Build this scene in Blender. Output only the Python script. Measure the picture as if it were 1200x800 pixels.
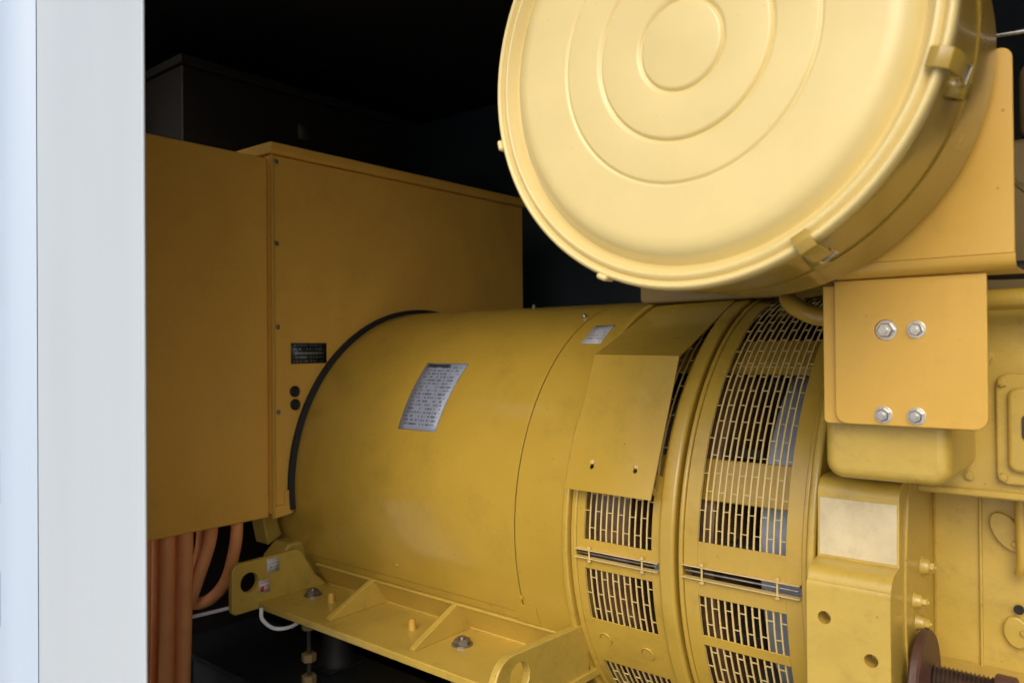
import bpy, bmesh, math, random
from math import radians as R, sin, cos, pi
from mathutils import Vector, Matrix
random.seed(7)
for o in list(bpy.data.objects): bpy.data.objects.remove(o)
scene = bpy.context.scene
COL = scene.collection
EYE = 1.5            # all builder coordinates are metres relative to eye level; EYE lifts them above ground

# ------------------------------------------------------------------ camera
cd = bpy.data.cameras.new('camera'); cam = bpy.data.objects.new('camera', cd); COL.objects.link(cam)
yaw, pitch, roll = R(39.8), R(0.45), R(0.5)
f = Vector((-sin(yaw), cos(yaw), 0)); r = Vector((cos(yaw), sin(yaw), 0)); u = Vector((0, 0, 1))
f2 = cos(pitch)*f + sin(pitch)*u; u2 = cos(pitch)*u - sin(pitch)*f
r3 = cos(roll)*r - sin(roll)*u2; u3 = sin(roll)*r + cos(roll)*u2
cam.matrix_world = Matrix(((r3.x, u3.x, -f2.x, 0), (r3.y, u3.y, -f2.y, 0), (r3.z, u3.z, -f2.z, EYE), (0, 0, 0, 1)))
cd.sensor_width = 36; cd.lens = 27; cd.clip_start = 0.02; cd.clip_end = 500
cd.dof.use_dof = True; cd.dof.focus_distance = 1.35; cd.dof.aperture_fstop = 5.0
scene.camera = cam

# ------------------------------------------------------------------ light
SUN_EL, SUN_AZ = 38.0, 160.0      # degrees; azimuth is the compass direction the light comes from (0 = +Y, clockwise)
w = bpy.data.worlds.new('World'); scene.world = w; w.use_nodes = True
nt = w.node_tree; bg = nt.nodes['Background']
sky = nt.nodes.new('ShaderNodeTexSky'); sky.sky_type = 'NISHITA'; sky.sun_disc = False
sky.sun_elevation = R(SUN_EL); sky.sun_rotation = R(SUN_AZ); sky.air_density = 1.0; sky.dust_density = 4.0; sky.ozone_density = 1.0
nt.links.new(sky.outputs[0], bg.inputs[0]); bg.inputs[1].default_value = 0.15
sd = bpy.data.lights.new('sun', 'SUN'); sd.energy = 1.25; sd.angle = R(60); sd.color = (1, .97, .91)
sun = bpy.data.objects.new('sun', sd); COL.objects.link(sun)
d = Vector((sin(R(SUN_AZ))*cos(R(SUN_EL)), cos(R(SUN_AZ))*cos(R(SUN_EL)), sin(R(SUN_EL))))
sun.rotation_euler = d.to_track_quat('Z', 'Y').to_euler(); sun.location = (0, -3, 5)
scene.view_settings.view_transform = 'Standard'; scene.view_settings.look = 'None'
scene.view_settings.exposure = 0.1; scene.view_settings.gamma = 1.0; scene.view_settings.use_curve_mapping = False
try: scene.cycles.max_bounces = 8; scene.cycles.use_denoising = True
except Exception: pass

# ------------------------------------------------------------------ materials
def mat(name, col, rough=.5, metal=0, var=.08, scale=6, coat=0, coat_r=.2, bump=.0, bscale=300, dirt=0, dirtcol=(.06,.045,.02), streak=False, spec=.5, warp=0, specks=0):
    m = bpy.data.materials.new(name); m.use_nodes = True
    n = m.node_tree.nodes; l = m.node_tree.links; p = n['Principled BSDF']
    tc = n.new('ShaderNodeTexCoord')
    src = tc.outputs['Object']
    if streak:
        mp = n.new('ShaderNodeMapping'); mp.inputs['Scale'].default_value = (1, 1, .12); l.new(src, mp.inputs[0]); src = mp.outputs[0]
    no = n.new('ShaderNodeTexNoise'); no.inputs['Scale'].default_value = scale; no.inputs['Detail'].default_value = 7; no.inputs['Roughness'].default_value = .62
    l.new(src, no.inputs['Vector'])
    rp = n.new('ShaderNodeMapRange'); rp.inputs['From Min'].default_value = .3; rp.inputs['From Max'].default_value = .7
    rp.inputs['To Min'].default_value = 1-var; rp.inputs['To Max'].default_value = 1+var; l.new(no.outputs[0], rp.inputs[0])
    vm = n.new('ShaderNodeVectorMath'); vm.operation = 'SCALE'; vm.inputs[0].default_value = col; l.new(rp.outputs[0], vm.inputs['Scale'])
    out = vm.outputs[0]
    if dirt:
        n2 = n.new('ShaderNodeTexNoise'); n2.inputs['Scale'].default_value = scale*2.7; n2.inputs['Detail'].default_value = 10; n2.inputs['Roughness'].default_value = .75
        l.new(src, n2.inputs['Vector'])
        r2 = n.new('ShaderNodeMapRange'); r2.inputs['From Min'].default_value = .52; r2.inputs['From Max'].default_value = .78; r2.inputs['To Max'].default_value = dirt
        l.new(n2.outputs[0], r2.inputs[0])
        mx = n.new('ShaderNodeMix'); mx.data_type = 'RGBA'; l.new(r2.outputs[0], mx.inputs['Factor']); l.new(out, mx.inputs[6]); mx.inputs[7].default_value = (*dirtcol, 1)
        out = mx.outputs[2]
    if specks:
        vo = n.new('ShaderNodeTexVoronoi'); vo.inputs['Scale'].default_value = 38; vo.inputs['Randomness'].default_value = 1; l.new(tc.outputs['Object'], vo.inputs['Vector'])
        n5 = n.new('ShaderNodeTexNoise'); n5.inputs['Scale'].default_value = 9; n5.inputs['Detail'].default_value = 4; l.new(tc.outputs['Object'], n5.inputs['Vector'])
        ma = n.new('ShaderNodeMath'); ma.operation = 'MULTIPLY_ADD'; l.new(n5.outputs[0], ma.inputs[0]); ma.inputs[1].default_value = -.16; ma.inputs[2].default_value = .125
        lt = n.new('ShaderNodeMath'); lt.operation = 'LESS_THAN'; l.new(vo.outputs['Distance'], lt.inputs[0]); l.new(ma.outputs[0], lt.inputs[1])
        m5 = n.new('ShaderNodeMath'); m5.operation = 'MULTIPLY'; l.new(lt.outputs[0], m5.inputs[0]); m5.inputs[1].default_value = specks
        mx2 = n.new('ShaderNodeMix'); mx2.data_type = 'RGBA'; l.new(m5.outputs[0], mx2.inputs['Factor']); l.new(out, mx2.inputs[6]); mx2.inputs[7].default_value = (*dirtcol, 1); out = mx2.outputs[2]
    l.new(out, p.inputs['Base Color'])
    rr = n.new('ShaderNodeMapRange'); rr.inputs['From Min'].default_value = .3; rr.inputs['From Max'].default_value = .7
    rr.inputs['To Min'].default_value = max(.03, rough-.06); rr.inputs['To Max'].default_value = min(1, rough+.08); l.new(no.outputs[0], rr.inputs[0]); l.new(rr.outputs[0], p.inputs['Roughness'])
    p.inputs['Metallic'].default_value = metal; p.inputs['Coat Weight'].default_value = coat; p.inputs['Coat Roughness'].default_value = coat_r
    p.inputs['Specular IOR Level'].default_value = spec
    if bump:
        n3 = n.new('ShaderNodeTexNoise'); n3.inputs['Scale'].default_value = bscale; n3.inputs['Detail'].default_value = 3; l.new(tc.outputs['Object'], n3.inputs['Vector'])
        b = n.new('ShaderNodeBump'); b.inputs['Strength'].default_value = bump; b.inputs['Distance'].default_value = .002; l.new(n3.outputs[0], b.inputs['Height']); l.new(b.outputs[0], p.inputs['Normal'])
        if warp:
            n4 = n.new('ShaderNodeTexNoise'); n4.inputs['Scale'].default_value = 5.5; n4.inputs['Detail'].default_value = 1.5; l.new(tc.outputs['Object'], n4.inputs['Vector'])
            b2 = n.new('ShaderNodeBump'); b2.inputs['Strength'].default_value = 1.0; b2.inputs['Distance'].default_value = warp; l.new(n4.outputs[0], b2.inputs['Height']); l.new(b2.outputs[0], b.inputs['Normal'])
    return m
M = {}
M['yellow'] = mat('yellow_enamel', (.485, .318, .044), .36, coat=.6, coat_r=.18, var=.08, bump=.06, bscale=220, dirt=.28, specks=.4)
M['wrap'] = mat('yellow_enamel_sheet', (.47, .305, .040), .32, coat=.7, coat_r=.13, var=.07, scale=3, bump=.05, bscale=150, dirt=.26, warp=.012, specks=.45)
M['cabinet'] = mat('orange_yellow_powder_coat', (.80, .455, .078), .42, coat=.25, var=.06, scale=2.5, bump=.08, bscale=500, dirt=.16, warp=.014, specks=.3)
M['bracket'] = mat('bracket_yellow', (.62, .37, .055), .42, coat=.3, coat_r=.25, var=.05, bump=.05, bscale=260, dirt=.14, specks=.4)
M['lid'] = mat('overexposed_yellow_lid_paint', (.67, .54, .225), .42, coat=.5, coat_r=.22, var=.045, scale=5, bump=.03, bscale=120, dirt=.10, dirtcol=(.42,.31,.10), warp=.008, specks=.35)  # cream base puts the lid's overexposure into the colour of ordinary yellow paint
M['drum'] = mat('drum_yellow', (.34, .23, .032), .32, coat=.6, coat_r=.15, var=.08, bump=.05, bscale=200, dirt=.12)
M['cast'] = mat('cast_iron_yellow_paint', (.52, .36, .062), .4, coat=.5, coat_r=.2, var=.10, scale=9, bump=.25, bscale=110, dirt=.32, specks=.4)
M['pad'] = mat('pale_machined_primer', (.60, .51, .31), .35, coat=.3, var=.12, scale=20, dirt=.5, dirtcol=(.35,.27,.14), specks=.4, bump=.15)
M['mesh'] = mat('pale_yellow_wire', (.66, .50, .20), .4, coat=.2, var=.1)
M['black'] = mat('black_rubber', (.015, .014, .013), .6, var=.2)
M['void'] = mat('dark_bore_steel', (.02, .017, .014), .7, var=.3)
M['steel'] = mat('zinc_plated_steel', (.62, .62, .60), .28, metal=1, var=.25, scale=60)
M['dsteel'] = mat('oiled_dark_steel', (.30, .29, .27), .35, metal=.9, var=.3, scale=60)
M['rotor'] = mat('blue_grey_rotor_steel', (.42, .47, .55), .42, metal=.35, var=.12, scale=25)
M['copper'] = mat('varnished_winding_brown', (.16, .085, .03), .4, var=.5, scale=30)
M['cable'] = mat('orange_cable_sheath', (.85, .36, .13), .5, var=.1, scale=8, dirt=.12, coat=.1)
M['white'] = mat('white_vinyl', (.72, .72, .72), .45, var=.05)
M['rust'] = mat('rusty_red_primer', (.085, .038, .028), .5, var=.3, scale=25, dirt=.4, dirtcol=(.2,.09,.04), bump=.3)
M['thread'] = mat('greasy_thread', (.12, .08, .06), .35, metal=.7, var=.3, scale=40)
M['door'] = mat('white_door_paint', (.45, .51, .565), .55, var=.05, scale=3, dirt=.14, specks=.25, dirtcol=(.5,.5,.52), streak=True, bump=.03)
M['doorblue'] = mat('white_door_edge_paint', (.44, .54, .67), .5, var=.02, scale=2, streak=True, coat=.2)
M['dwall'] = mat('dark_blue_lining', (.035, .052, .070), .6, var=.15, scale=3)
M['dceil'] = mat('black_lining', (.01, .011, .012), .7, var=.15, scale=3)
M['dfloor'] = mat('black_floor_paint', (.016, .018, .02), .45, var=.3, scale=5, dirt=.4, dirtcol=(.04,.035,.03))
M['beam'] = mat('black_skid_paint', (.014, .017, .020), .4, var=.2, scale=8, coat=.3, dirt=.2, dirtcol=(.07,.06,.05))
M['concrete'] = mat('concrete_yard', (.50, .48, .45), .85, var=.15, scale=2, bump=.3, bscale=40)
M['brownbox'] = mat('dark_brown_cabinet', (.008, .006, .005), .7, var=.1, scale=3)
M['darkred'] = mat('dark_red_heat_wrap', (.08, .025, .022), .7, var=.4, scale=18)
M['gasket'] = mat('gasket_shadow_seal', (.05, .04, .025), .7)
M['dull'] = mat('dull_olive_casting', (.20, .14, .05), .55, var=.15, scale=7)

def print_mat(name, paper, ink, rows, header=None, cols=3.0, invert=False):
    """flat print: rows of small illegible type as dashes, over paper colour; UV 0..1"""
    m = bpy.data.materials.new(name); m.use_nodes = True
    n = m.node_tree.nodes; l = m.node_tree.links; p = n['Principled BSDF']; p.inputs['Roughness'].default_value = .4
    uv = n.new('ShaderNodeUVMap'); uv.uv_map = 'UVMap'; sp = n.new('ShaderNodeSeparateXYZ'); l.new(uv.outputs[0], sp.inputs[0])
    def mth(op, a, b=None, c=None):
        q = n.new('ShaderNodeMath'); q.operation = op
        for i, v in enumerate((a, b, c)):
            if v is None: continue
            if hasattr(v, 'links') or hasattr(v, 'node'): l.new(v, q.inputs[i])
            else: q.inputs[i].default_value = v
        return q.outputs[0]
    U, V = sp.outputs[0], sp.outputs[1]
    row = mth('FLOOR', mth('MULTIPLY', V, rows)); fr = mth('FRACT', mth('MULTIPLY', V, rows))
    inrow = mth('MULTIPLY', mth('GREATER_THAN', fr, .25), mth('LESS_THAN', fr, .78))
    cx = n.new('ShaderNodeCombineXYZ'); l.new(mth('MULTIPLY', U, 16.0), cx.inputs[0]); l.new(mth('MULTIPLY', row, 7.31), cx.inputs[1])
    no = n.new('ShaderNodeTexNoise'); no.inputs['Scale'].default_value = 1.3; no.inputs['Detail'].default_value = 4; l.new(cx.outputs[0], no.inputs['Vector'])
    dash = mth('GREATER_THAN', no.outputs[0], .5)
    marg = mth('MULTIPLY', mth('MULTIPLY', mth('GREATER_THAN', U, .07), mth('LESS_THAN', U, .93)), mth('MULTIPLY', mth('GREATER_THAN', V, .04), mth('LESS_THAN', V, .95)))
    ink_f = mth('MULTIPLY', mth('MULTIPLY', dash, inrow), marg)
    ink_f = mth('MULTIPLY', ink_f, .75)
    if header:
        u0, u1, v0, v1 = header
        h = mth('MULTIPLY', mth('MULTIPLY', mth('GREATER_THAN', U, u0), mth('LESS_THAN', U, u1)), mth('MULTIPLY', mth('GREATER_THAN', V, v0), mth('LESS_THAN', V, v1)))
        ink_f = mth('MAXIMUM', ink_f, h)
    mx = n.new('ShaderNodeMix'); mx.data_type = 'RGBA'; l.new(ink_f, mx.inputs['Factor']); mx.inputs[6].default_value = (*paper, 1); mx.inputs[7].default_value = (*ink, 1)
    l.new(mx.outputs[2], p.inputs['Base Color'])
    return m
M['plate'] = print_mat('rating_plate_print', (.27, .31, .42), (.03, .04, .06), 19, (.08, .62, .925, .975))  # paper tone darkened to carry the weaker light on the plate
M['label'] = print_mat('small_label_print', (.50, .52, .56), (.14, .15, .18), 6)
M['blabel'] = print_mat('black_label_print', (.012, .018, .016), (.22, .24, .26), 5, (.1, .9, .47, .53))
M['wlabel'] = print_mat('white_sticker_print', (.62, .62, .60), (.25, .25, .27), 4)
M['rlabel'] = print_mat('red_white_sticker_print', (.62, .58, .56), (.5, .05, .05), 3, (.1, .45, .1, .5))

# ------------------------------------------------------------------ helpers
ORG = {}
def root(name, label, cat, loc, group=None):
    o = bpy.data.objects.new(name, None); COL.objects.link(o); o.empty_display_size = .1
    o.location = (loc[0], loc[1], loc[2]+EYE); o['label'] = label; o['category'] = cat
    if group: o['group'] = group
    ORG[o.name] = Vector(loc); return o
def org(o):
    while o is not None and o.name not in ORG: o = o.parent
    return ORG[o.name]
def finish(bm, name, m, parent=None, bevel=0, seg=2, sharp=33, loc=None, kind=None, label=None):
    bmesh.ops.recalc_face_normals(bm, faces=bm.faces)
    for fc in bm.faces: fc.smooth = True
    for e in bm.edges:
        if len(e.link_faces) == 2 and e.calc_face_angle(0) > R(sharp): e.smooth = False
    base = org(parent) if parent else Vector(loc or (0, 0, 0))
    bmesh.ops.translate(bm, verts=bm.verts, vec=-base)
    me = bpy.data.meshes.new(name); bm.to_mesh(me); bm.free()
    me.materials.append(M[m] if isinstance(m, str) else m)
    o = bpy.data.objects.new(name, me); COL.objects.link(o)
    if parent: o.parent = parent
    else: o.location = base + Vector((0, 0, EYE)); ORG[o.name] = base
    if bevel:
        b = o.modifiers.new('bevel', 'BEVEL'); b.width = bevel; b.segments = seg; b.limit_method = 'ANGLE'; b.angle_limit = R(40)
    if kind: o['kind'] = kind
    wn = o.modifiers.new('normals', 'WEIGHTED_NORMAL'); wn.keep_sharp = True; wn.weight = 80
    if label: o['label'] = label
    return o
def tag(o, label, cat, group=None):
    o['label'] = label; o['category'] = cat
    if group: o['group'] = group
    return o
def NB(): return bmesh.new()
def box(bm, x0, x1, y0, y1, z0, z1):
    v = [bm.verts.new((x, y, z)) for x in (x0, x1) for y in (y0, y1) for z in (z0, z1)]
    for q in ((0,1,3,2),(4,6,7,5),(0,4,5,1),(2,3,7,6),(0,2,6,4),(1,5,7,3)): bm.faces.new([v[i] for i in q])
def prism(bm, poly, axis, c0, c1):
    """poly in the two other axes (in xyz order) extruded along axis"""
    def P(a, b, c): return {0:(c,a,b), 1:(a,c,b), 2:(a,b,c)}[axis]
    A = [bm.verts.new(P(a, b, c0)) for a, b in poly]; B = [bm.verts.new(P(a, b, c1)) for a, b in poly]
    n = len(poly); bm.faces.new(A); bm.faces.new(B[::-1])
    for i in range(n): bm.faces.new((A[i], A[(i+1)%n], B[(i+1)%n], B[i]))
def rrect(a0, a1, b0, b1, r, corners=(1,1,1,1), n=6):
    pts = []
    for k, (ca, cb, s) in enumerate(((a1, b1, 0), (a0, b1, 90), (a0, b0, 180), (a1, b0, 270))):
        rr = r if corners[k] else 1e-4
        cx = ca-rr if ca == a1 else ca+rr; cy = cb-rr if cb == b1 else cb+rr
        for i in range(n+1 if corners[k] else 1):
            t = R(s + 90*i/n); pts.append((cx+rr*cos(t), cy+rr*sin(t)))
    return pts
YC, ZC, RR = 1.576, -.348, .45
def cyl(x, t, r): return (x, YC - r*cos(R(t)), ZC + r*sin(R(t)))
def arc(bm, x0, x1, t0, t1, r0, r1, n=None):
    n = n or max(1, int(abs(t1-t0)/3)); full = abs(t1-t0) >= 359.9
    rings = []
    for i in range(n if full else n+1):
        t = t0+(t1-t0)*i/n
        rings.append([bm.verts.new(cyl(x, t, r)) for x, r in ((x0, r0), (x1, r0), (x1, r1), (x0, r1))])
    m_ = len(rings)
    for i in range(m_ if full else m_-1):
        a, b = rings[i], rings[(i+1) % m_]
        for k in range(4): bm.faces.new((a[k], a[(k+1)%4], b[(k+1)%4], b[k]))
    if not full: bm.faces.new(rings[0]); bm.faces.new(rings[-1][::-1])
def arc_profile(bm, prof, t0=0, t1=360, n=120):
    """closed profile of (x, r) swept round the alternator axis"""
    full = abs(t1-t0) >= 359.9; rings = [[bm.verts.new(cyl(x, t0+(t1-t0)*i/n, r)) for x, r in prof] for i in range(n if full else n+1)]
    k = len(prof); m_ = len(rings)
    for i in range(m_ if full else m_-1):
        a, b = rings[i], rings[(i+1) % m_]
        for j in range(k): bm.faces.new((a[j], a[(j+1)%k], b[(j+1)%k], b[j]))
    if not full: bm.faces.new(rings[0]); bm.faces.new(rings[-1][::-1])
def lathe(bm, prof, c, axis, n=96):
    """prof: (distance along axis, radius); axis unit vector; closed at r=0 ends"""
    ax = Vector(axis).normalized(); a = ax.orthogonal().normalized(); b = ax.cross(a); c = Vector(c); rings = []
    for h, r in prof:
        if r < 1e-6: rings.append([bm.verts.new(c+ax*h)])
        else: rings.append([bm.verts.new(c+ax*h+(a*cos(2*pi*i/n)+b*sin(2*pi*i/n))*r) for i in range(n)])
    for p, q in zip(rings, rings[1:]):
        for i in range(n):
            j = (i+1) % n
            if len(p) == 1 and len(q) == 1: break
            if len(p) == 1: bm.faces.new((p[0], q[i], q[j]))
            elif len(q) == 1: bm.faces.new((p[i], p[j], q[0]))
            else: bm.faces.new((p[i], p[j], q[j], q[i]))
def smooth_path(pts, k=8):
    P = [Vector(p) for p in pts]; P = [2*P[0]-P[1]]+P+[2*P[-1]-P[-2]]; out = []
    for i in range(1, len(P)-2):
        for j in range(k):
            t = j/k; a, b, c, e = P[i-1:i+3]
            out.append(.5*((2*b)+(c-a)*t+(2*a-5*b+4*c-e)*t*t+(3*b-a-3*c+e)*t**3))
    out.append(P[-2]); return out
def tube(bm, pts, r, n=14, k=8, smooth=True):
    P = smooth_path(pts, k) if smooth and len(pts) > 2 else [Vector(p) for p in pts]
    t0 = (P[1]-P[0]).normalized(); a = t0.orthogonal().normalized(); rings = []
    for i, p in enumerate(P):
        t = (P[min(i+1, len(P)-1)]-P[max(i-1, 0)]).normalized(); a = (a-t*a.dot(t)).normalized(); b = t.cross(a)
        rings.append([bm.verts.new(p+(a*cos(2*pi*j/n)+b*sin(2*pi*j/n))*r) for j in range(n)])
    for p, q in zip(rings, rings[1:]):
        for j in range(n): bm.faces.new((p[j], p[(j+1)%n], q[(j+1)%n], q[j]))
    bm.faces.new(rings[0]); bm.faces.new(rings[-1][::-1])
def cut(o, cutters):
    """real holes: boolean difference, applied; cutter = (centre, axis, radius, depth)"""
    for c, ax, r, h in cutters:
        bm = NB(); lathe(bm, [(-h, 0), (-h, r), (h, r), (h, 0)], Vector(c)-org(o), ax, 24); bmesh.ops.recalc_face_normals(bm, faces=bm.faces)
        me = bpy.data.meshes.new('cutter'); bm.to_mesh(me); bm.free(); t = bpy.data.objects.new('cutter', me); COL.objects.link(t)
        t.location = org(o)+Vector((0, 0, EYE))
        bw = [(b.width, b.segments) for b in o.modifiers if b.type == 'BEVEL']
        o.modifiers.clear()
        md = o.modifiers.new('b', 'BOOLEAN'); md.operation = 'DIFFERENCE'; md.solver = 'EXACT'; md.object = t
        bpy.context.view_layer.update(); dg = bpy.context.evaluated_depsgraph_get()
        nm = bpy.data.meshes.new_from_object(o.evaluated_get(dg)); o.modifiers.clear(); old = o.data; nm.name = old.name; o.data = nm
        bpy.data.meshes.remove(old); bpy.data.objects.remove(t)
        for w_, s_ in bw:
            b = o.modifiers.new('bevel', 'BEVEL'); b.width = w_; b.segments = s_; b.limit_method = 'ANGLE'; b.angle_limit = R(40)
        wn = o.modifiers.new('normals', 'WEIGHTED_NORMAL'); wn.keep_sharp = True; wn.weight = 80
_bolt = {}
def bolt(parent, c, axis, r=.009, h=.007, m='steel', name='bolt', washer=True, label=None):
    key = (round(r, 4), round(h, 4), m, washer, name)
    if key not in _bolt:
        bm = NB(); z = 0
        if washer: lathe(bm, [(0, 0), (0, r*1.35), (r*.18, r*1.35), (r*.2, r*1.3), (r*.2, 0)], (0,0,0), (0,0,1), 20); z = r*.2
        lathe(bm, [(z, 0), (z, r*1.04), (z+h*.8, r*1.04), (z+h, r*.86), (z+h, 0)], (0,0,0), (0,0,1), 6)
        lathe(bm, [(z+h, 0), (z+h, r*.42), (z+h*1.35, r*.4), (z+h*1.35, 0)], (0,0,0), (0,0,1), 12)
        bmesh.ops.recalc_face_normals(bm, faces=bm.faces)
        me = bpy.data.meshes.new(name); bm.to_mesh(me); bm.free(); me.materials.append(M[m]); _bolt[key] = me
    o = bpy.data.objects.new(name, _bolt[key]); COL.objects.link(o); o.parent = parent
    o.location = Vector(c)-org(parent)
    o.rotation_euler = (Vector(axis).to_track_quat('Z', 'Y') @ Matrix.Rotation(random.uniform(0, 1), 3, 'Z').to_quaternion()).to_euler()
    if label: o['label'] = label
    return o
def uvgrid(name, m, parent, fn, nu=2, nv=2, label=None, thick=.0006):
    """a thin sticker: fn(u, v) -> point; gets a UV map and real thickness"""
    bm = NB(); uvl = bm.loops.layers.uv.new('UVMap'); V = [[bm.verts.new(fn(i/nu, j/nv)) for j in range(nv+1)] for i in range(nu+1)]
    for i in range(nu):
        for j in range(nv):
            fc = bm.faces.new((V[i][j], V[i+1][j], V[i+1][j+1], V[i][j+1]))
            for lp, (a, b) in zip(fc.loops, ((i,j),(i+1,j),(i+1,j+1),(i,j+1))): lp[uvl].uv = (a/nu, b/nv)
    o = finish(bm, name, m, parent, label=label)
    s = o.modifiers.new('thickness', 'SOLIDIFY'); s.thickness = thick; s.offset = 0
    return o
def struct(bm, name, m, **k):
    o = finish(bm, name, m, None, **k); o['kind'] = 'structure'; return o

# ------------------------------------------------------------------ setting
bm = NB(); box(bm, -60, 60, -60, 60, -1.62, -1.5); struct(bm, 'ground', 'concrete')
bm = NB(); box(bm, -3.2, 2.2, .5, 2.62, -1.12, -1.05); struct(bm, 'floor', 'dfloor')
bm = NB(); box(bm, -3.2, 2.2, .44, 2.62, 1.05, 1.12); struct(bm, 'ceiling', 'dceil')
bm = NB(); box(bm, -3.2, 2.2, 2.5, 2.58, -1.05, 1.05)
struct(bm, 'back_wall', 'dwall')
bm = NB(); box(bm, -3.2, -3.12, .56, 2.5, -1.05, 1.05); struct(bm, 'end_wall_left', 'dceil')
bm = NB(); box(bm, 2.1, 2.18, .56, 2.5, -1.05, 1.05); struct(bm, 'end_wall_right', 'dceil')
bm = NB(); box(bm, 1.25, 2.2, .46, .54, -1.05, 1.05); struct(bm, 'front_wall_right', 'door')
bm = NB(); box(bm, -1.0, 1.25, .46, .54, .80, 1.05); struct(bm, 'front_wall_lintel', 'door', bevel=.003)
bm = NB(); box(bm, -1.0, 1.25, .46, .54, -1.12, -1.04); struct(bm, 'front_sill', 'beam', bevel=.003)
bm = NB(); box(bm, -3.2, -2.15, .46, .54, -1.05, 1.05); struct(bm, 'front_wall_left', 'door')  # unseen wall, stopped short to leave an added gap that lights the left
bm = NB(); box(bm, -3.2, 2.2, .5, 2.62, -1.5, -1.12); struct(bm, 'plinth', 'beam')

# white door jamb at the left, a folded sheet standing outside the opening
jr = root('door_jamb', 'white painted door jamb at the left edge with a bluish raised strip', 'door frame', (-1.6, .5, -1.05))
JX = -1.094
bm = NB(); prism(bm, [(JX, .50), (JX-.001, .506), (-1.80, .506), (-1.80, .50)], 2, -1.05, 1.05)
finish(bm, 'jamb_panel', 'door', jr, bevel=.004, seg=3)
bm = NB(); prism(bm, [(-1.492, .4992), (-1.502, .492), (-1.520, .477), (-1.545, .471), (-1.57, .470), (-1.79, .470), (-1.79, .499)], 2, -1.05, 1.05)
finish(bm, 'raised_strip', 'doorblue', jr, bevel=.002, label='bluish raised strip down the left edge of the jamb')
for z in (.28, .05, -.42, -.2):
    bm = NB(); prism(bm, rrect(-1.60, -1.588, z-.07, z+.03, .004), 1, .464, .4695); finish(bm, 'weld_bead', 'doorblue', jr)

# ------------------------------------------------------------------ control cabinet at the end of the alternator
cb = root('control_cabinet', 'orange yellow sheet metal cabinet behind the end of the big barrel', 'cabinet', (-1.85, 1.3, -.414))
bm = NB(); box(bm, -2.02, -1.68, .56, 1.0735, -.414, .475); finish(bm, 'side_panel', 'cabinet', cb, bevel=.003, label='plain left door panel of the cabinet, next to the white jamb')
bm = NB(); box(bm, -2.02, -1.665, 1.0745, 2.06, -.405, .481); finish(bm, 'front_panel', 'cabinet', cb, bevel=.002, label='wide right panel of the cabinet with screws and black label')
bm = NB(); prism(bm, [(-2.03, .483), (-1.659, .483), (-1.653, .489), (-1.653, .511), (-2.03, .515)], 1, 1.066, 2.072); finish(bm, 'cabinet_lid', 'cabinet', cb, bevel=.003)
bm = NB(); box(bm, -1.668, -1.6575, 1.0725, 1.0785, -.414, .481); finish(bm, 'edge_trim', 'bracket', cb, bevel=.001, label='pale folded edge between the two cabinet panels')
bm = NB(); prism(bm, [(1.0785, -.414), (1.125, -.409), (1.13, -.395), (1.13, -.35), (1.105, -.35), (1.105, -.385), (1.0785, -.385)], 0, -1.6645, -1.657); finish(bm, 'corner_bracket', 'cabinet', cb, bevel=.001)
for y, z in ((1.09, .466), (1.089, .263), (1.091, .056), (1.092, -.155), (1.094, -.397)):
    bolt(cb, (-1.6645, y, z), (1, 0, 0), .0045, .003, 'dsteel', 'screw')
uvgrid('black_label', 'blabel', cb, lambda a, b: (-1.6635, 1.128+.108*a, -.036+.052*b))
for y, z in ((1.138, -.106), (1.139, -.139)):
    bm = NB(); lathe(bm, [(-.001, 0), (-.001, .014), (.003, .014), (.004, .012), (.0015, .009), (.0015, 0)], (-1.6635, y, z), (1,0,0), 24); finish(bm, 'hole_plug', 'black', cb)

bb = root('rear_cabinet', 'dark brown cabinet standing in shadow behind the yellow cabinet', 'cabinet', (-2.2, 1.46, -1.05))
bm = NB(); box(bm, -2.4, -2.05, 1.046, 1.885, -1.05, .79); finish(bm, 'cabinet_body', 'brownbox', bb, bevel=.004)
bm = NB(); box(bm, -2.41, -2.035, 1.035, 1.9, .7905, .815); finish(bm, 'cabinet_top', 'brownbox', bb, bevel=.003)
uvgrid('maker_plate', 'gasket', bb, lambda a, b: (-2.0485, 1.42+.05*a, .66+.045*b))

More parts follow.
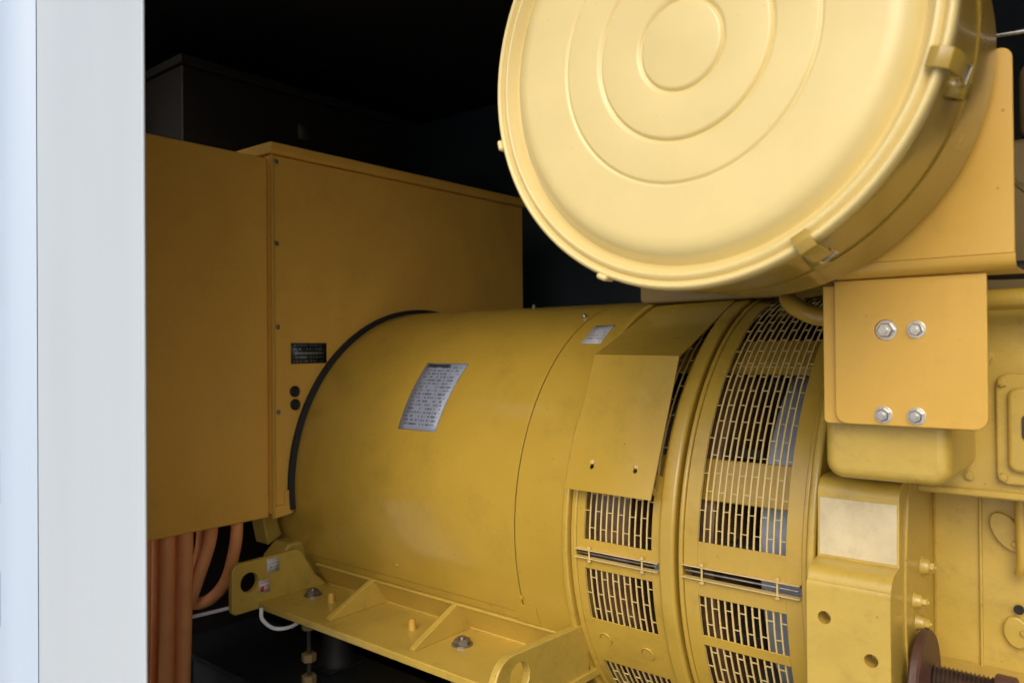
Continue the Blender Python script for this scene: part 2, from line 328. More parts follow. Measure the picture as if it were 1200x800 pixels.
# orange cables hanging out of the cabinet
cables = [
 (('outermost orange power cable, half hidden by the white jamb',), [(-1.72, .785, -.40), (-1.725, .785, -.6), (-1.735, .783, -.85), (-1.735, .783, -1.04)], .0155),
 (('second orange power cable from the white jamb, slightly behind',), [(-1.76, .835, -.40), (-1.765, .832, -.55), (-1.775, .824, -.75), (-1.775, .824, -1.04)], .0145),
 (('third orange power cable from the jamb, bright and straight',), [(-1.705, .830, -.40), (-1.705, .827, -.6), (-1.705, .822, -.85), (-1.705, .820, -1.04)], .0165),
 (('fourth orange power cable, the rightmost of the straight hanging ones',), [(-1.702, .872, -.40), (-1.702, .868, -.6), (-1.702, .860, -.85), (-1.702, .858, -1.04)], .0165),
 (('orange power cable bending inward just behind the straight ones',), [(-1.72, .945, -.40), (-1.725, .940, -.46), (-1.745, .915, -.56), (-1.80, .89, -.72), (-1.84, .88, -1.04)], .0155),
 (('orange power cable mostly hidden behind the straight hanging ones',), [(-1.765, .880, -.40), (-1.765, .876, -.6), (-1.765, .868, -.85), (-1.765, .866, -1.04)], .0165),
 (('thin orange power cable in the gap between the straight and curled ones',), [(-1.80, .965, -.40), (-1.80, .955, -.5), (-1.82, .92, -.62), (-1.88, .89, -.75), (-1.92, .88, -1.04)], .0125),
 (('short orange power cable curling away to the rear beside the lug',), [(-1.70, 1.0, -.40), (-1.71, .998, -.48), (-1.74, .985, -.57), (-1.83, .97, -.63), (-2.03, .97, -.66), (-2.3, 1.0, -.9), (-2.32, 1.0, -1.04)], .0145),
]
for (lb,), pts, r_ in cables:
    bm = NB(); tube(bm, pts, r_, 16); o = finish(bm, 'power_cable', 'cable', None, loc=pts[-1]); tag(o, lb, 'cable', 'orange cables under the cabinet')

# ------------------------------------------------------------------ alternator
al = root('alternator', 'big yellow barrel shaped generator with mesh screens and a mounting foot', 'generator', (-1.1, YC, -.95))
bm = NB(); arc_profile(bm, [(-1.684, .30), (-1.684, .444), (-.805, .444), (-.805, .30)], n=140); finish(bm, 'barrel', 'yellow', al)
bm = NB(); arc(bm, -1.648, -.9376, -21.5, 200, .4445, .450, 110); finish(bm, 'wrapper_sheet', 'wrap', al, bevel=.0003, label='smooth yellow sheet wrapped round the barrel')
bm = NB(); arc(bm, -.9346, -.820, -24.5, 200, .4445, .450, 110); finish(bm, 'wrapper_collar', 'wrap', al, bevel=.0003, label='narrow collar sheet next to the mesh screens')
bm = NB(); arc(bm, -.96, -.905, -24.3, -19.0, .4503, .4512, 3); finish(bm, 'corner_tab', 'wrap', al, bevel=.0004)
bm = NB(); arc(bm, -1.668, -.94, -24.6, -21.9, .4445, .4475, 3); finish(bm, 'seam_strip', 'yellow', al, bevel=.0008)
bm = NB(); arc_profile(bm, [(-1.6635, .449), (-1.6635, .461), (-1.654, .461), (-1.652, .455), (-1.650, .449)], -6.5, 210, n=110); finish(bm, 'end_seal', 'black', al, label='black rubber ring at the cabinet end')
bm = NB(); arc_profile(bm, [(-1.6845, .05), (-1.6845, .443), (-1.80, .443), (-1.84, .42), (-1.87, .33), (-1.88, .05)], n=90); finish(bm, 'end_bell', 'yellow', al)
for x, t in ((-1.29, -16.8), (-.935, -16.9)): bolt(al, cyl(x, t, .451), Vector(cyl(0, t, 1))-Vector(cyl(0, t, 0)), .005, .003, 'yellow', 'screw', washer=False)
for x, t in ((-.955, 66.5), (-.835, 84), (-1.2, 84)): bolt(al, cyl(x, t, .4515), Vector(cyl(0, t, 1))-Vector(cyl(0, t, 0)), .005, .005, 'steel', 'screw')
bm = NB(); arc(bm, -.9371, -.9347, -24, 200, .4442, .4452, 90); finish(bm, 'seam_gap', 'gasket', al)
uvgrid('rating_plate', 'plate', al, lambda a, b: cyl(-1.299+.13*a - .012*(1-b)*a, 22+22*b, .4512), 4, 14, label='pale blue rating plate with rows of small type')
uvgrid('small_label', 'label', al, lambda a, b: cyl(-.897+.047*a, 51.8+8.6*b, .4512), 2, 4)

# flange, ribs and rims
def rib(name, x0, x1, r0, r1, m='yellow', rnd=.004, seg=4):
    bm = NB(); pr = [(x0, r0)]
    for i in range(seg+1): a = R(180-90*i/seg); pr.append((x0+rnd+rnd*cos(a), r1-rnd+rnd*sin(a)))
    for i in range(seg+1): a = R(90-90*i/seg); pr.append((x1-rnd+rnd*cos(a), r1-rnd+rnd*sin(a)))
    pr.append((x1, r0)); arc_profile(bm, pr, n=140); return finish(bm, name, m, al, sharp=50)
rib('flange_ring', -.8195, -.8065, .43, .460)
rib('flange_ring', -.8055, -.793, .41, .4515)
rib('rib_ring', -.626, -.5975, .42, .4575, rnd=.006)
rib('rib_ring', -.5915, -.5835, .42, .4535, rnd=.003)
rib('rim_ring', -.3935, -.3865, .42, .455, rnd=.002)
rib('rim_ring', -.3835, -.3705, .40, .468, m='cast', rnd=.005)

def screen(x0, x1, t0, t1, wins, r=.4495, nx=12, dt=7.6, lab=None, brd=.020, brr=None):
    """curved screen panel: sheet frame with window openings (list of (ta, tb)); one wire mesh part per window"""
    brr = brd if brr is None else brr
    root_ = NB(); rf = (r-.0022, r)
    arc(root_, x0, x0+brd, t0, t1, *rf); arc(root_, x1-brr, x1, t0, t1, *rf)
    edges = [t0]+[v for w_ in sorted(wins) for v in w_]+[t1]
    for a, b in zip(edges[::2], edges[1::2]):
        if b-a > .05: arc(root_, x0+brd, x1-brr, a, b, *rf)
    pn = finish(root_, 'screen_panel', 'yellow', al, bevel=.0005, label=lab)
    X0, X1 = x0+brd-.001, x1-brr+.001; rm = r-.0035
    for a, b in wins:
        bm = NB(); xs = [X0+(X1-X0)*i/nx for i in range(nx+1)]
        for i, x in enumerate(xs):
            n = max(2, int((b-a)/1.9)); w_ = .00125; ph = 0 if i % 2 else 1
            # expanded strands wander a little from node to node
            ring = []
            for k in range(n+1):
                t = a-.2+(b-a+.4)*k/n; xx = x + random.uniform(-.00015, .00015)
                ring.append([bm.verts.new(cyl(xx+dx, t, rm+dr)) for dx, dr in ((-w_, -.001), (w_, -.001), (w_, .001), (-w_, .001))])
            for p, q in zip(ring, ring[1:]):
                for m_ in range(4): bm.faces.new((p[m_], p[(m_+1)%4], q[(m_+1)%4], q[m_]))
            if i < nx:
                t = a + (dt*.5 if i % 2 else dt) + random.uniform(-.12, .12) - 1.2
                while t < b:
                    arc(bm, x-.0006, xs[i+1]+.0006, t-.075, t+.075, rm-.0008, rm+.0008, 1); t += dt
        finish(bm, 'wire_mesh', 'mesh', pn)
    return pn
screen(-.7925, -.6265, -1.1, 17, [(1.2, 17)], nx=12, lab='upper narrow mesh screen, half under the drip hood', brd=.0155)
screen(-.7925, -.6265, 17.05, 96, [(17.05, 88)], nx=13, lab='part of the narrow mesh screen shaded by the drip hood', brd=.0155, brr=.003)
screen(-.7925, -.6265, -62, -2.7, [(-60, -47), (-43.5, -29.8), (-17.6, -5.4)], nx=12, lab='lower narrow mesh screen with three small windows', brd=.0155)
screen(-.5830, -.3945, -.2, 128, [(4.8, 118)], nx=14, lab='tall wide mesh screen showing the rotor', brd=.024)
screen(-.5830, -.3945, -60, -2.4, [(-58, -40), (-36.5, -17.0), (-14.8, -6.2)], nx=13, lab='wide mesh screen below the clamp rod', brd=.024)
# solid sheet on the unseen far side
for x0, x1, a, b in ((-.7925, -.6265, 97, 297), (-.5830, -.3945, 129, 299)):
    bm = NB(); arc(bm, x0, x1, a, b, .4473, .4495, 60); finish(bm, 'rear_cover', 'yellow', al)
# clamp gaps: folded lips, rod, small bolts
for x0, x1, ta, tb in ((-.792, -.627, -1.1, -2.7), (-.583, -.395, -.2, -2.4)):
    for t, s in ((ta, 1), (tb, -1)):
        bm = NB(); arc(bm, x0, x1, min(t, t-.0+s*.22), max(t, t+s*.22), .448, .459, 1); finish(bm, 'clamp_lip', 'mesh', al, bevel=.0004)
    tm = (ta+tb)/2
    bm = NB(); tube(bm, [cyl(x0+.004, tm, .451), cyl(x1-.004, tm, .451)], .0017, 8, smooth=False); finish(bm, 'clamp_rod', 'dsteel', al)
    for fx in (.18, .82):
        x = x0+(x1-x0)*fx; bm = NB(); tube(bm, [cyl(x, ta+.9, .4555), cyl(x, tb-1.0, .4555)], .0016, 8, smooth=False); tube(bm, [cyl(x, tb-.45, .4555), cyl(x, tb-.9, .4555)], .0034, 6, smooth=False); tube(bm, [cyl(x, ta+.35, .4555), cyl(x, ta+.75, .4555)], .0034, 6, smooth=False)
        finish(bm, 'clamp_bolt', 'mesh', al)
    bm = NB(); arc(bm, x0, x1, tb, ta, .405, .41, 2); finish(bm, 'gap_backing', 'void', al)
for x, t in ((-.755, -22.5), (-.672, -23.5)):
    bm = NB(); pts = [cyl(x+.012*cos(R(a)), t+1.5*sin(R(a)), .4508) for a in range(-60, 181, 30)]; tube(bm, pts, .0014, 8, k=3); finish(bm, 'stamped_hook', 'yellow', al)
# inside: axial frame bars, rotor and dark core seen through the mesh
for (xa, xb) in ((-.79, -.63), (-.58, -.392)):
    for a, b in ((13.2, 22.5), (47, 57), (82, 92)):
        bm = NB(); arc(bm, xa, xb, a, b, .405, .425); finish(bm, 'frame_bar', 'yellow', al, bevel=.002)
bm = NB(); arc_profile(bm, [(-.50, .12), (-.50, .345), (-.40, .345), (-.40, .12)], n=90); finish(bm, 'rotor_ring', 'rotor', al, bevel=.003, label='blue grey rotor ring seen through the wide screen')
bm = NB(); arc_profile(bm, [(-.70, .12), (-.70, .345), (-.64, .345), (-.64, .12)], n=90); finish(bm, 'rotor_ring', 'rotor', al, bevel=.003, label='blue grey ring seen through the narrow screen')
for k in range(14):
    bm = NB(); t = k*360/14; arc(bm, -.57, -.503, t, t+3, .16, .36, 1); finish(bm, 'fan_blade', 'void', al, bevel=.002)
bm = NB(); arc_profile(bm, [(-.59, .20), (-.59, .41), (-.555, .40), (-.545, .20)], n=72); finish(bm, 'winding_end', 'copper', al)
bm = NB(); lathe(bm, [(-.80, 0), (-.80, .20), (-.38, .20), (-.38, 0)], (0, YC, ZC), (1,0,0), 48); finish(bm, 'shaft_core', 'void', al)
bm = NB(); arc_profile(bm, [(-.80, .20), (-.80, .40), (-.735, .37), (-.725, .20)], n=72); finish(bm, 'winding_end', 'copper', al)

# drip hood folded over the narrow screens
bm = NB()
hd = [[(-.800, 1.100, -.2485), (-.800, 1.202, -.0145), (-.802, 1.476, .1000)], [(-.625, 1.095, -.2485), (-.625, 1.199, -.017), (-.625, 1.451, .0975)]]
def quadslab(bm, q, t):
    a, b, c, d_ = [Vector(p) for p in q]; n_ = (b-a).cross(d_-a).normalized()*t
    V1 = [bm.verts.new(p) for p in (a,b,c,d_)]; V2 = [bm.verts.new(p+n_) for p in (a,b,c,d_)]
    bm.faces.new(V1); bm.faces.new(V2[::-1])
    for i in range(4): bm.faces.new((V1[i], V1[(i+1)%4], V2[(i+1)%4], V2[i]))
L_, R_ = [[Vector(p) for p in s] for s in hd]
ctr = Vector((0, YC, ZC))
outer = [[p for p in s] for s in (L_, R_)]
def inw(p, t=.003): q = Vector((0, YC-p.y, ZC-p.z)).normalized(); return p+q*t
vo = [[bm.verts.new(p) for p in s] for s in outer]; vi = [[bm.verts.new(inw(p)) for p in s] for s in outer]
for i in range(2):
    bm.faces.new((vo[0][i], vo[1][i], vo[1][i+1], vo[0][i+1])); bm.faces.new((vi[0][i+1], vi[1][i+1], vi[1][i], vi[0][i]))
    for s in (0, 1): bm.faces.new((vo[s][i], vo[s][i+1], vi[s][i+1], vi[s][i]))
for i in (0, 2): bm.faces.new((vo[0][i], vi[0][i], vi[1][i], vo[1][i]))
hood = finish(bm, 'drip_hood', 'wrap', al, bevel=.0012, label='folded yellow drip hood over the narrow screen')
nrm = Vector((0, -(L_[1]-L_[0]).z, (L_[1]-L_[0]).y)).normalized()
cs = []
for x, k in ((-.752, .17), (-.664, .17)):
    p = L_[0].lerp(L_[1], k); c0 = Vector((x, p.y, p.z)); cs.append((c0, nrm, .0042, .02)); cs.append((c0+(L_[1]-L_[0]).normalized()*.006, nrm, .0042, .02))
cut(hood, cs)
for x in (-.752, -.664):
    p = L_[0].lerp(L_[1], .17); q = Vector((x, p.y, p.z)); bolt(al, q+nrm*.0002+(L_[1]-L_[0]).normalized()*.008, nrm, .0042, .003, 'mesh', 'screw', washer=False)
for x in (-.785, -.64):
    bm = NB(); p = L_[0].lerp(L_[1], .12); tube(bm, [(x, p.y+.004, p.z), cyl(x, 13, .449)], .004, 10, smooth=False); finish(bm, 'hood_standoff', 'yellow', al)
for p in ((-.755, 1.43, .0815), (-.745, 1.405, .071)): bolt(al, (p[0], p[1], p[2]), (0, -.39, .92), .0035, .002, 'yellow', 'screw', washer=False)

# mounting foot along the near side
ft = NB(); ZB = -.597
prism(ft, [(1.013, ZB), (1.013, ZB-.016), (1.235, ZB-.016), (1.235, ZB)], 0, -1.64, -.80)
foot = finish(ft, 'mounting_foot', 'cast', al, bevel=.002, label='long yellow mounting foot with gussets and lugs')
bm = NB(); p0 = Vector(cyl(0, -24.8, .452)); p0b = Vector(cyl(0, -24.8, .440))
prism(bm, [(p0.y, p0.z), (1.205, ZB-.001), (1.225, ZB-.001), (p0b.y, p0b.z)], 0, -1.62, -.82); finish(bm, 'foot_web', 'cast', foot, bevel=.001)
bm = NB(); tube(bm, [(-1.615, 1.204, ZB+.001), (-.825, 1.204, ZB+.001)], .0035, 8, smooth=False); tube(bm, [(-1.615, p0.y, p0.z), (-.825, p0.y, p0.z)], .003, 8, smooth=False); finish(bm, 'weld_bead', 'cast', foot)
for x in (-1.4, -1.13):
    bm = NB(); prism(bm, [(1.040, ZB), (1.040, ZB+.006), (p0.y-.004, p0.z+.002), (p0.y+.004, p0.z+.002), (1.207, ZB)], 0, x-.007, x+.007)
    finish(bm, 'gusset', 'cast', foot, bevel=.0012)
def lug(x, y0, y1, ztop, rnd, hole, hr, lab, inner=()):
    poly = [(y1, ZB-.0155)] + list(inner)
    for i in range(7): a = R(90+90*i/6); poly.append((y0+rnd+rnd*cos(a), ztop-rnd+rnd*sin(a)))
    for i in range(5): a = R(180+90*i/4); poly.append((y0+.012+.012*cos(a), ZB-.004+.012*sin(a)))
    bm = NB(); prism(bm, poly, 0, x-.012, x+.004); o = finish(bm, 'lifting_lug', 'cast', foot, bevel=.002, label=lab)
    cut(o, [((x, hole[0], hole[1]), (1,0,0), hr, .05)]); return o
lug(-1.636, .945, 1.205, -.497, .020, (.990, -.545), .023, 'left lug with the stickers', [(1.205, -.595), (1.172, -.565), (1.132, -.500), (1.120, -.494)])
lug(-.808, .915, 1.180, -.500, .045, (.978, -.543), .026, 'right lug below the narrow screens', [(1.180, -.508)])
bm = NB(); prism(bm, [(1.09, ZB-.016), (1.085, -.515), (1.12, -.485), (1.22, -.485), (1.22, ZB-.016)], 0, -1.73, -1.66); finish(bm, 'foot_end', 'cast', foot, bevel=.006)
bm = NB(); prism(bm, [(1.08, -.36), (1.115, -.36), (1.15, -.48), (1.11, -.50)], 0, -1.80, -1.74); finish(bm, 'bell_strut', 'cast', al, bevel=.004)
uvgrid('white_sticker', 'wlabel', foot, lambda a, b: (-1.6312, 1.036+.034*a, -.534+.033*b))
uvgrid('red_sticker', 'rlabel', foot, lambda a, b: (-1.6312, 1.014+.030*a, -.578+.030*b))
for x in (-1.575, -1.075): bolt(foot, (x, 1.125, ZB+.0002), (0,0,1), .016, .010, 'dsteel', 'foot_bolt')
for x in (-1.495, -1.216):
    bm = NB(); lathe(bm, [(0, 0), (0, .009), (.012, .008), (.022, .006), (.022, 0)], (x, 1.12, ZB), (0,0,1), 16); finish(bm, 'jacking_plug', 'bracket', foot)
for x in (-1.50, -1.02):
    bm = NB(); lathe(bm, [(0, 0), (0, .005), (-.172, .005), (-.172, 0)], (x, 1.06, ZB-.0165), (0,0,1), 12)
    st = finish(bm, 'hanging_stud', 'void', foot)
    for z in (-.012, -.085, -.135):
        bm = NB(); lathe(bm, [(z, 0), (z, .017), (z-.018, .017), (z-.018, 0)], (x, 1.06, ZB-.0165), (0,0,1), 6); finish(bm, 'nut', 'dull', st, bevel=.001)

# thin white leads near the left lug
for lb, pts in (('thin white lead running behind the orange cables to the left lug', [(-1.66, 1.03, -.60), (-1.70, .98, -.615), (-1.76, .90, -.632), (-1.86, .80, -.66), (-1.98, .78, -.9), (-2.0, .78, -1.04)]),
                ('short white lead looping under the left lug', [(-1.60, 1.0, -.60), (-1.592, .998, -.625), (-1.575, 1.02, -.648), (-1.55, 1.05, -.645), (-1.53, 1.075, -.622), (-1.53, 1.09, -.6135)])):
    bm = NB(); tube(bm, pts, .0045, 8); tag(finish(bm, 'white_lead', 'white', None, loc=pts[0]), lb, 'wire')

# ------------------------------------------------------------------ skid frame underneath
sk = root('skid_frame', 'black steel skid beams under the generator, in shadow', 'steel frame', (-.9, 1.2, -1.05))
for y0, lab in ((1.0, 'near skid beam'), (2.05, 'far skid beam')):
    bm = NB(); T = -.787
    prism(bm, [(y0, T), (y0, T-.014), (y0+.07, T-.018), (y0+.07, -1.03), (y0, -1.036), (y0, -1.05), (y0+.27, -1.05), (y0+.27, -1.036), (y0+.09, -1.03), (y0+.09, T-.018), (y0+.27, T-.014), (y0+.27, T)], 0, -2.3, 1.5)
    finish(bm, 'skid_beam', 'beam', sk, bevel=.002, label=lab)
for x in (-1.95, -1.2, -.3):
    bm = NB(); box(bm, x, x+.07, 1.18, 2.05, -.95, -.83); finish(bm, 'cross_member', 'beam', sk, bevel=.003)
for x in (-1.62, -.93):
    for y0 in (1.165, 2.03):
        bm = NB(); lathe(bm, [(T, 0), (T, .045), (T+.02, .045), (T+.05, .035), (ZB-.045, .035), (ZB-.025, .045), (ZB-.0165, .045), (ZB-.0165, 0)], (x+.045, y0+.03, 0), (0,0,1), 28); finish(bm, 'rubber_mount', 'black', sk)
        bm = NB(); box(bm, x, x+.09, y0-.02, y0+.08, T, T+.006); finish(bm, 'mount_plate', 'beam', sk, bevel=.002)

# ------------------------------------------------------------------ air cleaner drum
ac = root('air_cleaner', 'large round yellow air cleaner drum with pale lid, upper right', 'air filter', (-.384, .86, .06))
AX, AZ, AY = -.384, .322, .75
dirY = (0, 1, 0)
def groove(rc, w_, dp, y=0.0): return [(y, rc-w_), (y+dp*.55, rc-w_*.45), (y+dp, rc-w_*.1), (y+dp*.9, rc+w_*.3), (y, rc+w_)]
bm = NB(); F = -.006
prof = [(F, 0)] + groove(.0490, .0050, .0046, F) + groove(.1015, .0050, .0046, F) + groove(.1480, .0042, .0032, F)
prof += [(F, .205), (F+.0008, .214), (F+.005, .224), (F+.0155, .2310), (F+.0185, .2345), (F+.0150, .2385), (F+.0045, .2435), (F+.0040, .2460), (F+.0055, .2490), (F+.0095, .2515)]
for i in range(9): a = R(200-200*i/8); prof.append((.004-.0072*sin(R(20+i*20))*1.0, .2573+.0044*-cos(R(20+i*20))))
prof += [(.012, .2620), (.014, .2590), (.014, .24), (.02, 0)]
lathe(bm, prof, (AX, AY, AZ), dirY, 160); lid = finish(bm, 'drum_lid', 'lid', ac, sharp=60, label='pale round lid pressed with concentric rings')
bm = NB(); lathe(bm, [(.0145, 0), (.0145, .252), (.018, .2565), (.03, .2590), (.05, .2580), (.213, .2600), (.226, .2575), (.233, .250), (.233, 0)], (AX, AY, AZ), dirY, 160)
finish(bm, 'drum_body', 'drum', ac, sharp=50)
bm = NB(); lathe(bm, [(.115, .2570), (.113, .2605), (.122, .2605), (.124, .2570)], (AX, AY, AZ), dirY, 160); finish(bm, 'body_seam', 'drum', ac)
def rim(a, rr, y): return Vector((AX+rr*cos(R(a)), AY+y, AZ+rr*sin(R(a))))
def latch(a, big=True):
    """over-centre clip: a curved strap over the lid rim, hook loop and spring"""
    c = rim(a, .264, 0); rad = Vector((cos(R(a)), 0, sin(R(a)))); tan = Vector((-sin(R(a)), 0, cos(R(a)))); Yv = Vector((0, 1, 0))
    bm = NB(); W = .0090; pr = [(-.2485, -.005), (-.257, -.0085), (-.2655, -.005), (-.2685, .006), (-.271, .022), (-.269, .040)]
    rows = []
    for rr, y in pr:
        p = Vector((AX, AY+y, AZ))-rad*rr
        rows.append([bm.verts.new(p+tan*W), bm.verts.new(p-tan*W)])
    for p, q in zip(rows, rows[1:]): bm.faces.new((p[0], p[1], q[1], q[0]))
    o = finish(bm, 'lid_latch', 'drum', ac, sharp=70); s = o.modifiers.new('t', 'SOLIDIFY'); s.thickness = .0022; b = o.modifiers.new('b', 'BEVEL'); b.width = .0006; b.segments = 2
    bm = NB(); p = Vector((AX, AY, AZ))+rad*.268
    tube(bm, [p+tan*-.009+Yv*.030, p+tan*-.009+Yv*.052+rad*.002, p+tan*.009+Yv*.052+rad*.002, p+tan*.009+Yv*.030], .0016, 8, smooth=False); finish(bm, 'latch_loop', 'steel', o)
    bm = NB(); q = Vector((AX, AY, AZ))+rad*.262
    V = []
    for dy, dr, ww in ((.042, -.005, .009), (.050, .008, .009), (.064, .012, .007), (.072, -.004, .007)):
        V.append([bm.verts.new(q+Yv*dy+rad*dr+tan*ww-tan*.012), bm.verts.new(q+Yv*dy+rad*dr-tan*ww-tan*.012)])
    for a_, b_ in zip(V, V[1:]): bm.faces.new((a_[0], a_[1], b_[1], b_[0]))
    h = finish(bm, 'latch_hook', 'drum', o, sharp=70); s = h.modifiers.new('t', 'SOLIDIFY'); s.thickness = .0025
for a in (-17, -60, 100): latch(a)
for a in (194, 247):
    bm = NB(); c = rim(a, .2625, .004); tan = Vector((-sin(R(a)), 0, cos(R(a)))); rad = Vector((cos(R(a)), 0, sin(R(a))))
    V = [bm.verts.new(c+rad*i_*.0035+tan*j_*.007+Vector((0, k_*.010, 0))) for i_ in (-1, 1) for j_ in (-1, 1) for k_ in (-1, 1)]
    for q in ((0,1,3,2),(4,6,7,5),(0,4,5,1),(2,3,7,6),(0,2,6,4),(1,5,7,3)): bm.faces.new([V[i] for i in q])
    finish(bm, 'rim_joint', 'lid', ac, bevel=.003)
# cradle sheet behind the drum, bottom rolled forward
bm = NB()
side = rrect(-.302, -.1125, .0978, .322, .012, (1, 1, 0, 0))
prism(bm, side, 1, .984, .990); finish(bm, 'cradle_plate', 'bracket', ac, bevel=.001)
bm = NB(); pr = [(.984, .0975)] + [(1.000-.016*cos(R(a)), .0965-.016*sin(R(a))) for a in range(0, 91, 15)] + [(1.06, .0805), (1.06, .0835)] + [(1.000-.013*cos(R(a)), .0965-.013*sin(R(a))) for a in range(90, -1, -15)] + [(.987, .0975)]
prism(bm, pr, 0, -.302, -.112); finish(bm, 'cradle_roll', 'bracket', ac)

# bolted bracket plate below the drum
bp = root('bracket_plate', 'square yellow plate held by four silver bolts below the drum', 'bracket', (-.225, 1.0, -.10))
bm = NB(); prism(bm, rrect(-.306, -.1415, -.098, .0790, .014, (0, 0, 1, 1)), 1, 1.0, 1.006); pl = finish(bm, 'front_plate', 'bracket', bp, bevel=.001)
cut(pl, [((-.247, 1.0, .017), (0,1,0), .0125, .02)])
bm = NB(); prism(bm, rrect(-.322, -.15, -.099, .074, .006, (0, 0, 1, 1)), 1, 1.0065, 1.0125); finish(bm, 'backing_plate', 'bracket', bp, bevel=.001)
bolt(bp, (-.247, 1.0062, .017), (0,-1,0), .0092, .0085, 'steel')
for x, z in ((-.213, .017), (-.250, -.085), (-.214, -.085)): bolt(bp, (x, 1.0, z), (0,-1,0), .0075, .0065, 'steel')

# ------------------------------------------------------------------ engine
en = root('engine', 'yellow cast engine block at the right edge beyond the mesh screens', 'engine', (.1, 1.5, -.9))
bm = NB(); prism(bm, rrect(-.330, -.185, -.172, -.085, .022, (0, 0, 1, 1)), 1, 1.03, 1.30); finish(bm, 'boss_block', 'cast', en, bevel=.014, seg=5)
bm = NB(); prf = [(1.05, -.9), (1.05, -.322), (1.053, -.316)]
for i in range(9): a = R(200-110*i/8); prf.append((1.079+.022*cos(a)*1.1, -.318+.022*sin(a)))
prf += [(1.097, -.293), (1.101, -.207), (1.104, -.196), (1.112, -.188), (1.126, -.184), (1.32, -.184), (1.32, -.9)]
prism(bm, prf, 0, -.362, -.2575); fh = finish(bm, 'flywheel_housing', 'cast', en, bevel=.003, seg=3, sharp=50)
cut(fh, [((-.339, 1.05, -.362), (0,1,0), .0085, .03), ((-.281, 1.05, -.405), (0,1,0), .0085, .03)])
bm = NB(); prism(bm, [(1.0958, -.2905), (1.0988, -.2115), (1.1020, -.2115), (1.0990, -.2905)], 0, -.3595, -.2600); finish(bm, 'machined_pad', 'pad', en, bevel=.0008, label='pale bare machined pad')
for y, z, rr in ((1.212, -.315, .011), (1.165, -.352, .009), (1.178, -.385, .009)):
    bm = NB(); lathe(bm, [(0, 0), (0, rr*1.5), (.006, rr*1.1), (.012, rr), (.012, 0)], (-.2574, y, z), (1,0,0), 20); finish(bm, 'boss', 'cast', en, sharp=60)
    bolt(en, (-.2454, y, z), (1,0,0), rr*.7, .006, 'cast')
bm = NB(); arc_profile(bm, [(-.345, .25), (-.345, .44), (-.30, .455), (-.255, .455), (-.255, .25)], n=90); finish(bm, 'bell_housing', 'cast', en)
bm = NB(); prism(bm, [(1.285, -.90), (1.285, -.2135), (1.278, -.208), (1.2, -.207), (1.2, .03), (1.22, .05), (1.75, .05), (1.75, -.90)], 0, -.2565, .75); finish(bm, 'crankcase', 'cast', en, bevel=.006, seg=3)
bm = NB(); box(bm, -.2565, .75, 1.192, 1.2, -.2065, -.196); finish(bm, 'crankcase_lip', 'cast', en, bevel=.003)
# inspection covers with gasket and bolts
for i in range(4):
    x0 = -.160+i*.2
    bm = NB(); prism(bm, rrect(x0, x0+.16, -.186, -.040, .014), 1, 1.190, 1.1995); cv = finish(bm, 'inspection_cover', 'cast', en, bevel=.003, seg=3)
    bm = NB(); prism(bm, rrect(x0+.014, x0+.146, -.168, -.058, .012), 1, 1.180, 1.1905); finish(bm, 'cover_dome', 'cast', cv, bevel=.005, seg=3)
    bm = NB(); prism(bm, rrect(x0+.030, x0+.130, -.125, -.092, .006), 1, 1.178, 1.1805); finish(bm, 'cover_window', 'gasket', cv)
    for a, b in ((x0+.008, -.052), (x0+.152, -.052), (x0+.008, -.176), (x0+.152, -.176)): bolt(cv, (a, 1.190, b), (0,-1,0), .0055, .006, 'cast', washer=False)
for x, z in ((-.192, -.179), (-.17, -.02), (.05, -.02)): bolt(en, (x, 1.1998, z), (0,-1,0), .006, .004, 'cast')
# oil passage covers on the lower wall
def oval(cx, cz, a, b, tilt, n=28):
    return [(cx+a*cos(t)*cos(tilt)-b*sin(t)*sin(tilt), cz+a*cos(t)*sin(tilt)+b*sin(t)*cos(tilt)) for t in [2*pi*i/n for i in range(n)]]
for cx, cz, a, b, tl in ((-.160, -.266, .030, .017, -1.0), (-.150, -.405, .016, .022, .2), (.06, -.28, .03, .02, .5)):
    bm = NB(); prism(bm, oval(cx, cz, a, b, tl), 1, 1.276, 1.286); o = finish(bm, 'oval_cover', 'cast', en, bevel=.002)
    bolt(o, (cx+a*.6*cos(tl), 1.276, cz+a*.6*sin(tl)), (0,-1,0), .005, .004, 'cast', washer=False)
bm = NB(); box(bm, -.195, -.191, 1.2795, 1.286, -.9, -.215); finish(bm, 'casting_seam', 'cast', en, bevel=.0015)
bm = NB(); lathe(bm, [(0, 0), (0, .0065), (-.004, .0065), (-.004, .0045), (-.001, .0045), (-.001, 0)], (-.147, 1.2795, -.372), (0,1,0), 16); finish(bm, 'plug', 'void', en)
bm = NB(); tube(bm, [(-.142, 1.262, -.215), (-.141, 1.262, -.25), (-.140, 1.262, -.3), (-.144, 1.268, -.32)], .0075, 12); finish(bm, 'side_pipe', 'yellow', en)
bm = NB(); prism(bm, [(-.25, -.462), (.7, -.462), (.7, -.50), (-.25, -.50)], 1, 1.23, 1.286); finish(bm, 'pan_rail', 'cast', en, bevel=.004)
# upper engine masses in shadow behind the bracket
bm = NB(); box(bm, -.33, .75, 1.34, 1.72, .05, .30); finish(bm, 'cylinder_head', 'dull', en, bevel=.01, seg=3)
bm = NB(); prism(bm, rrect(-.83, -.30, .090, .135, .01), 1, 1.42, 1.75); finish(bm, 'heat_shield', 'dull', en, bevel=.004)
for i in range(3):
    bm = NB(); box(bm, -.15+i*.25, .05+i*.25, 1.36, 1.70, .3005, .42); finish(bm, 'rocker_cover', 'dull', en, bevel=.02, seg=4)

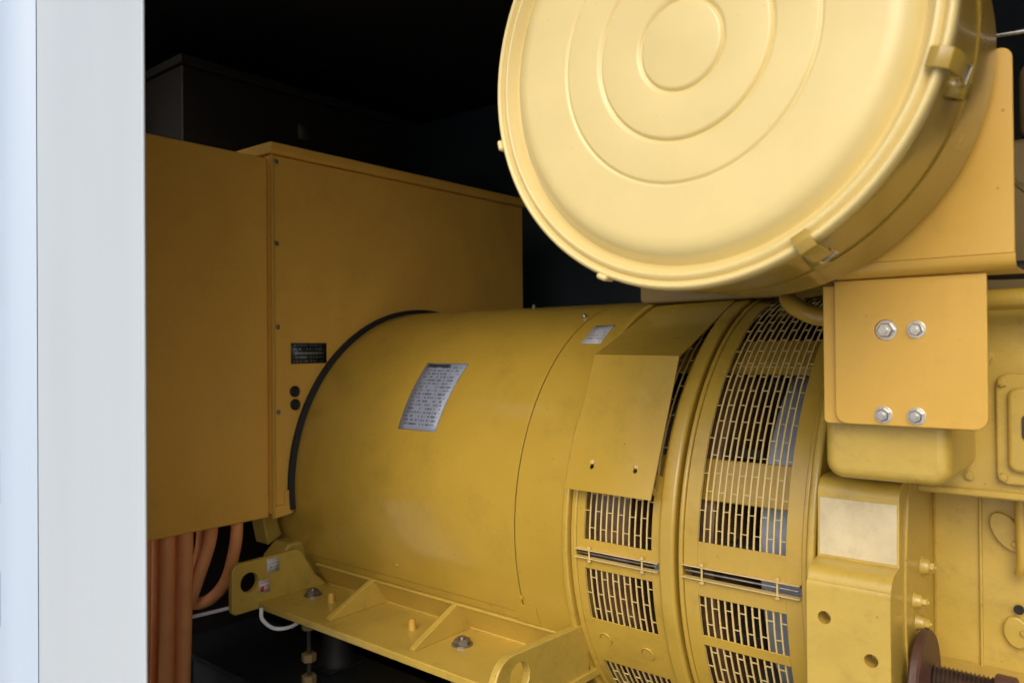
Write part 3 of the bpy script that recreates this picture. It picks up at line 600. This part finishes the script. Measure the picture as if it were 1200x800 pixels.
# rusty round flange with threaded stud
rf_ = root('rusty_flange', 'rusty round flange with threaded stud bolted low on the engine side', 'flange', (-.235, 1.155, -.45))
bm = NB(); lathe(bm, [(0, 0), (0, .070), (.003, .074), (.011, .074), (.014, .070), (.015, .045), (.018, .035), (.018, 0)], (-.249, 1.155, -.462), (1,0,0), 48); finish(bm, 'flange_disc', 'rust', rf_)
bm = NB(); pr = [(0, 0)]; x = 0
while x < .070: pr += [(x, .0150), (x+.0025, .0185)]; x += .005
pr += [(.0705, .016), (.0705, 0)]
lathe(bm, pr, (-.2305, 1.155, -.448), (1,0,0), 24); finish(bm, 'threaded_stud', 'thread', rf_, sharp=80)
bm = NB(); lathe(bm, [(.071, 0), (.071, .022), (.073, .024), (.093, .024), (.095, .022), (.095, 0)], (-.2305, 1.155, -.448), (1,0,0), 24); finish(bm, 'stud_collar', 'rust', rf_)

# pipes and hoses right of the bracket
def thing_tube(name, label, cat, pts, r_, m, smooth=True):
    bm = NB(); tube(bm, pts, r_, 14, smooth=smooth); return tag(finish(bm, name, m, None, loc=pts[0]), label, cat)
thing_tube('coolant_pipe', 'yellow pipe bending behind the bracket plate just below the drum', 'pipe', [(.8, 1.15, .056), (.2, 1.15, .056), (-.15, 1.15, .056), (-.30, 1.15, .052), (-.355, 1.13, .040), (-.385, 1.13, .047), (-.415, 1.15, .064), (-.44, 1.22, .080), (-.45, 1.34, .095), (-.45, 1.5, .11)], .0135, 'yellow')
thing_tube('thin_tube', 'thin bare tube slanting down at the right edge beside the drum cradle', 'pipe', [(-.15, .991, .225), (-.148, 1.12, .222), (-.12, 1.2, .195), (-.07, 1.2, .15), (.1, 1.25, .08), (.2, 1.30, .07), (.25, 1.38, .08)], .004, 'steel')
thing_tube('upper_tube', 'thin bare tube level with the latch at the right edge', 'pipe', [(-.24, .984, .40), (-.22, 1.12, .398), (-.09, 1.22, .412), (.2, 1.27, .42), (.26, 1.36, .40), (.28, 1.42, .38)], .0035, 'steel')
thing_tube('dark_hose', 'black rubber hose above the yellow pipe at the right edge', 'hose', [(.8, 1.20, .12), (.1, 1.18, .10), (-.10, 1.175, .094), (-.19, 1.2, .10), (-.3, 1.3, .13), (-.35, 1.36, .16)], .012, 'black')
tb = root('turbocharger', 'dark red wrapped turbocharger in shadow at the right edge', 'turbocharger', (0, 1.5, .42))
bm = NB(); lathe(bm, [(-.12, 0), (-.12, .06), (-.08, .11), (-.02, .13), (.05, .13), (.10, .10), (.12, .06), (.22, .055), (.22, 0)], (-.02, 1.48, .47), (1,0,0), 40); finish(bm, 'turbine_housing', 'darkred', tb)
bm = NB(); tube(bm, [(-.0, 1.40, .40), (-.02, 1.36, .30), (.02, 1.36, .22), (.1, 1.4, .2)], .035, 16); finish(bm, 'exhaust_elbow', 'darkred', tb)
print('script done', len(bpy.data.objects))
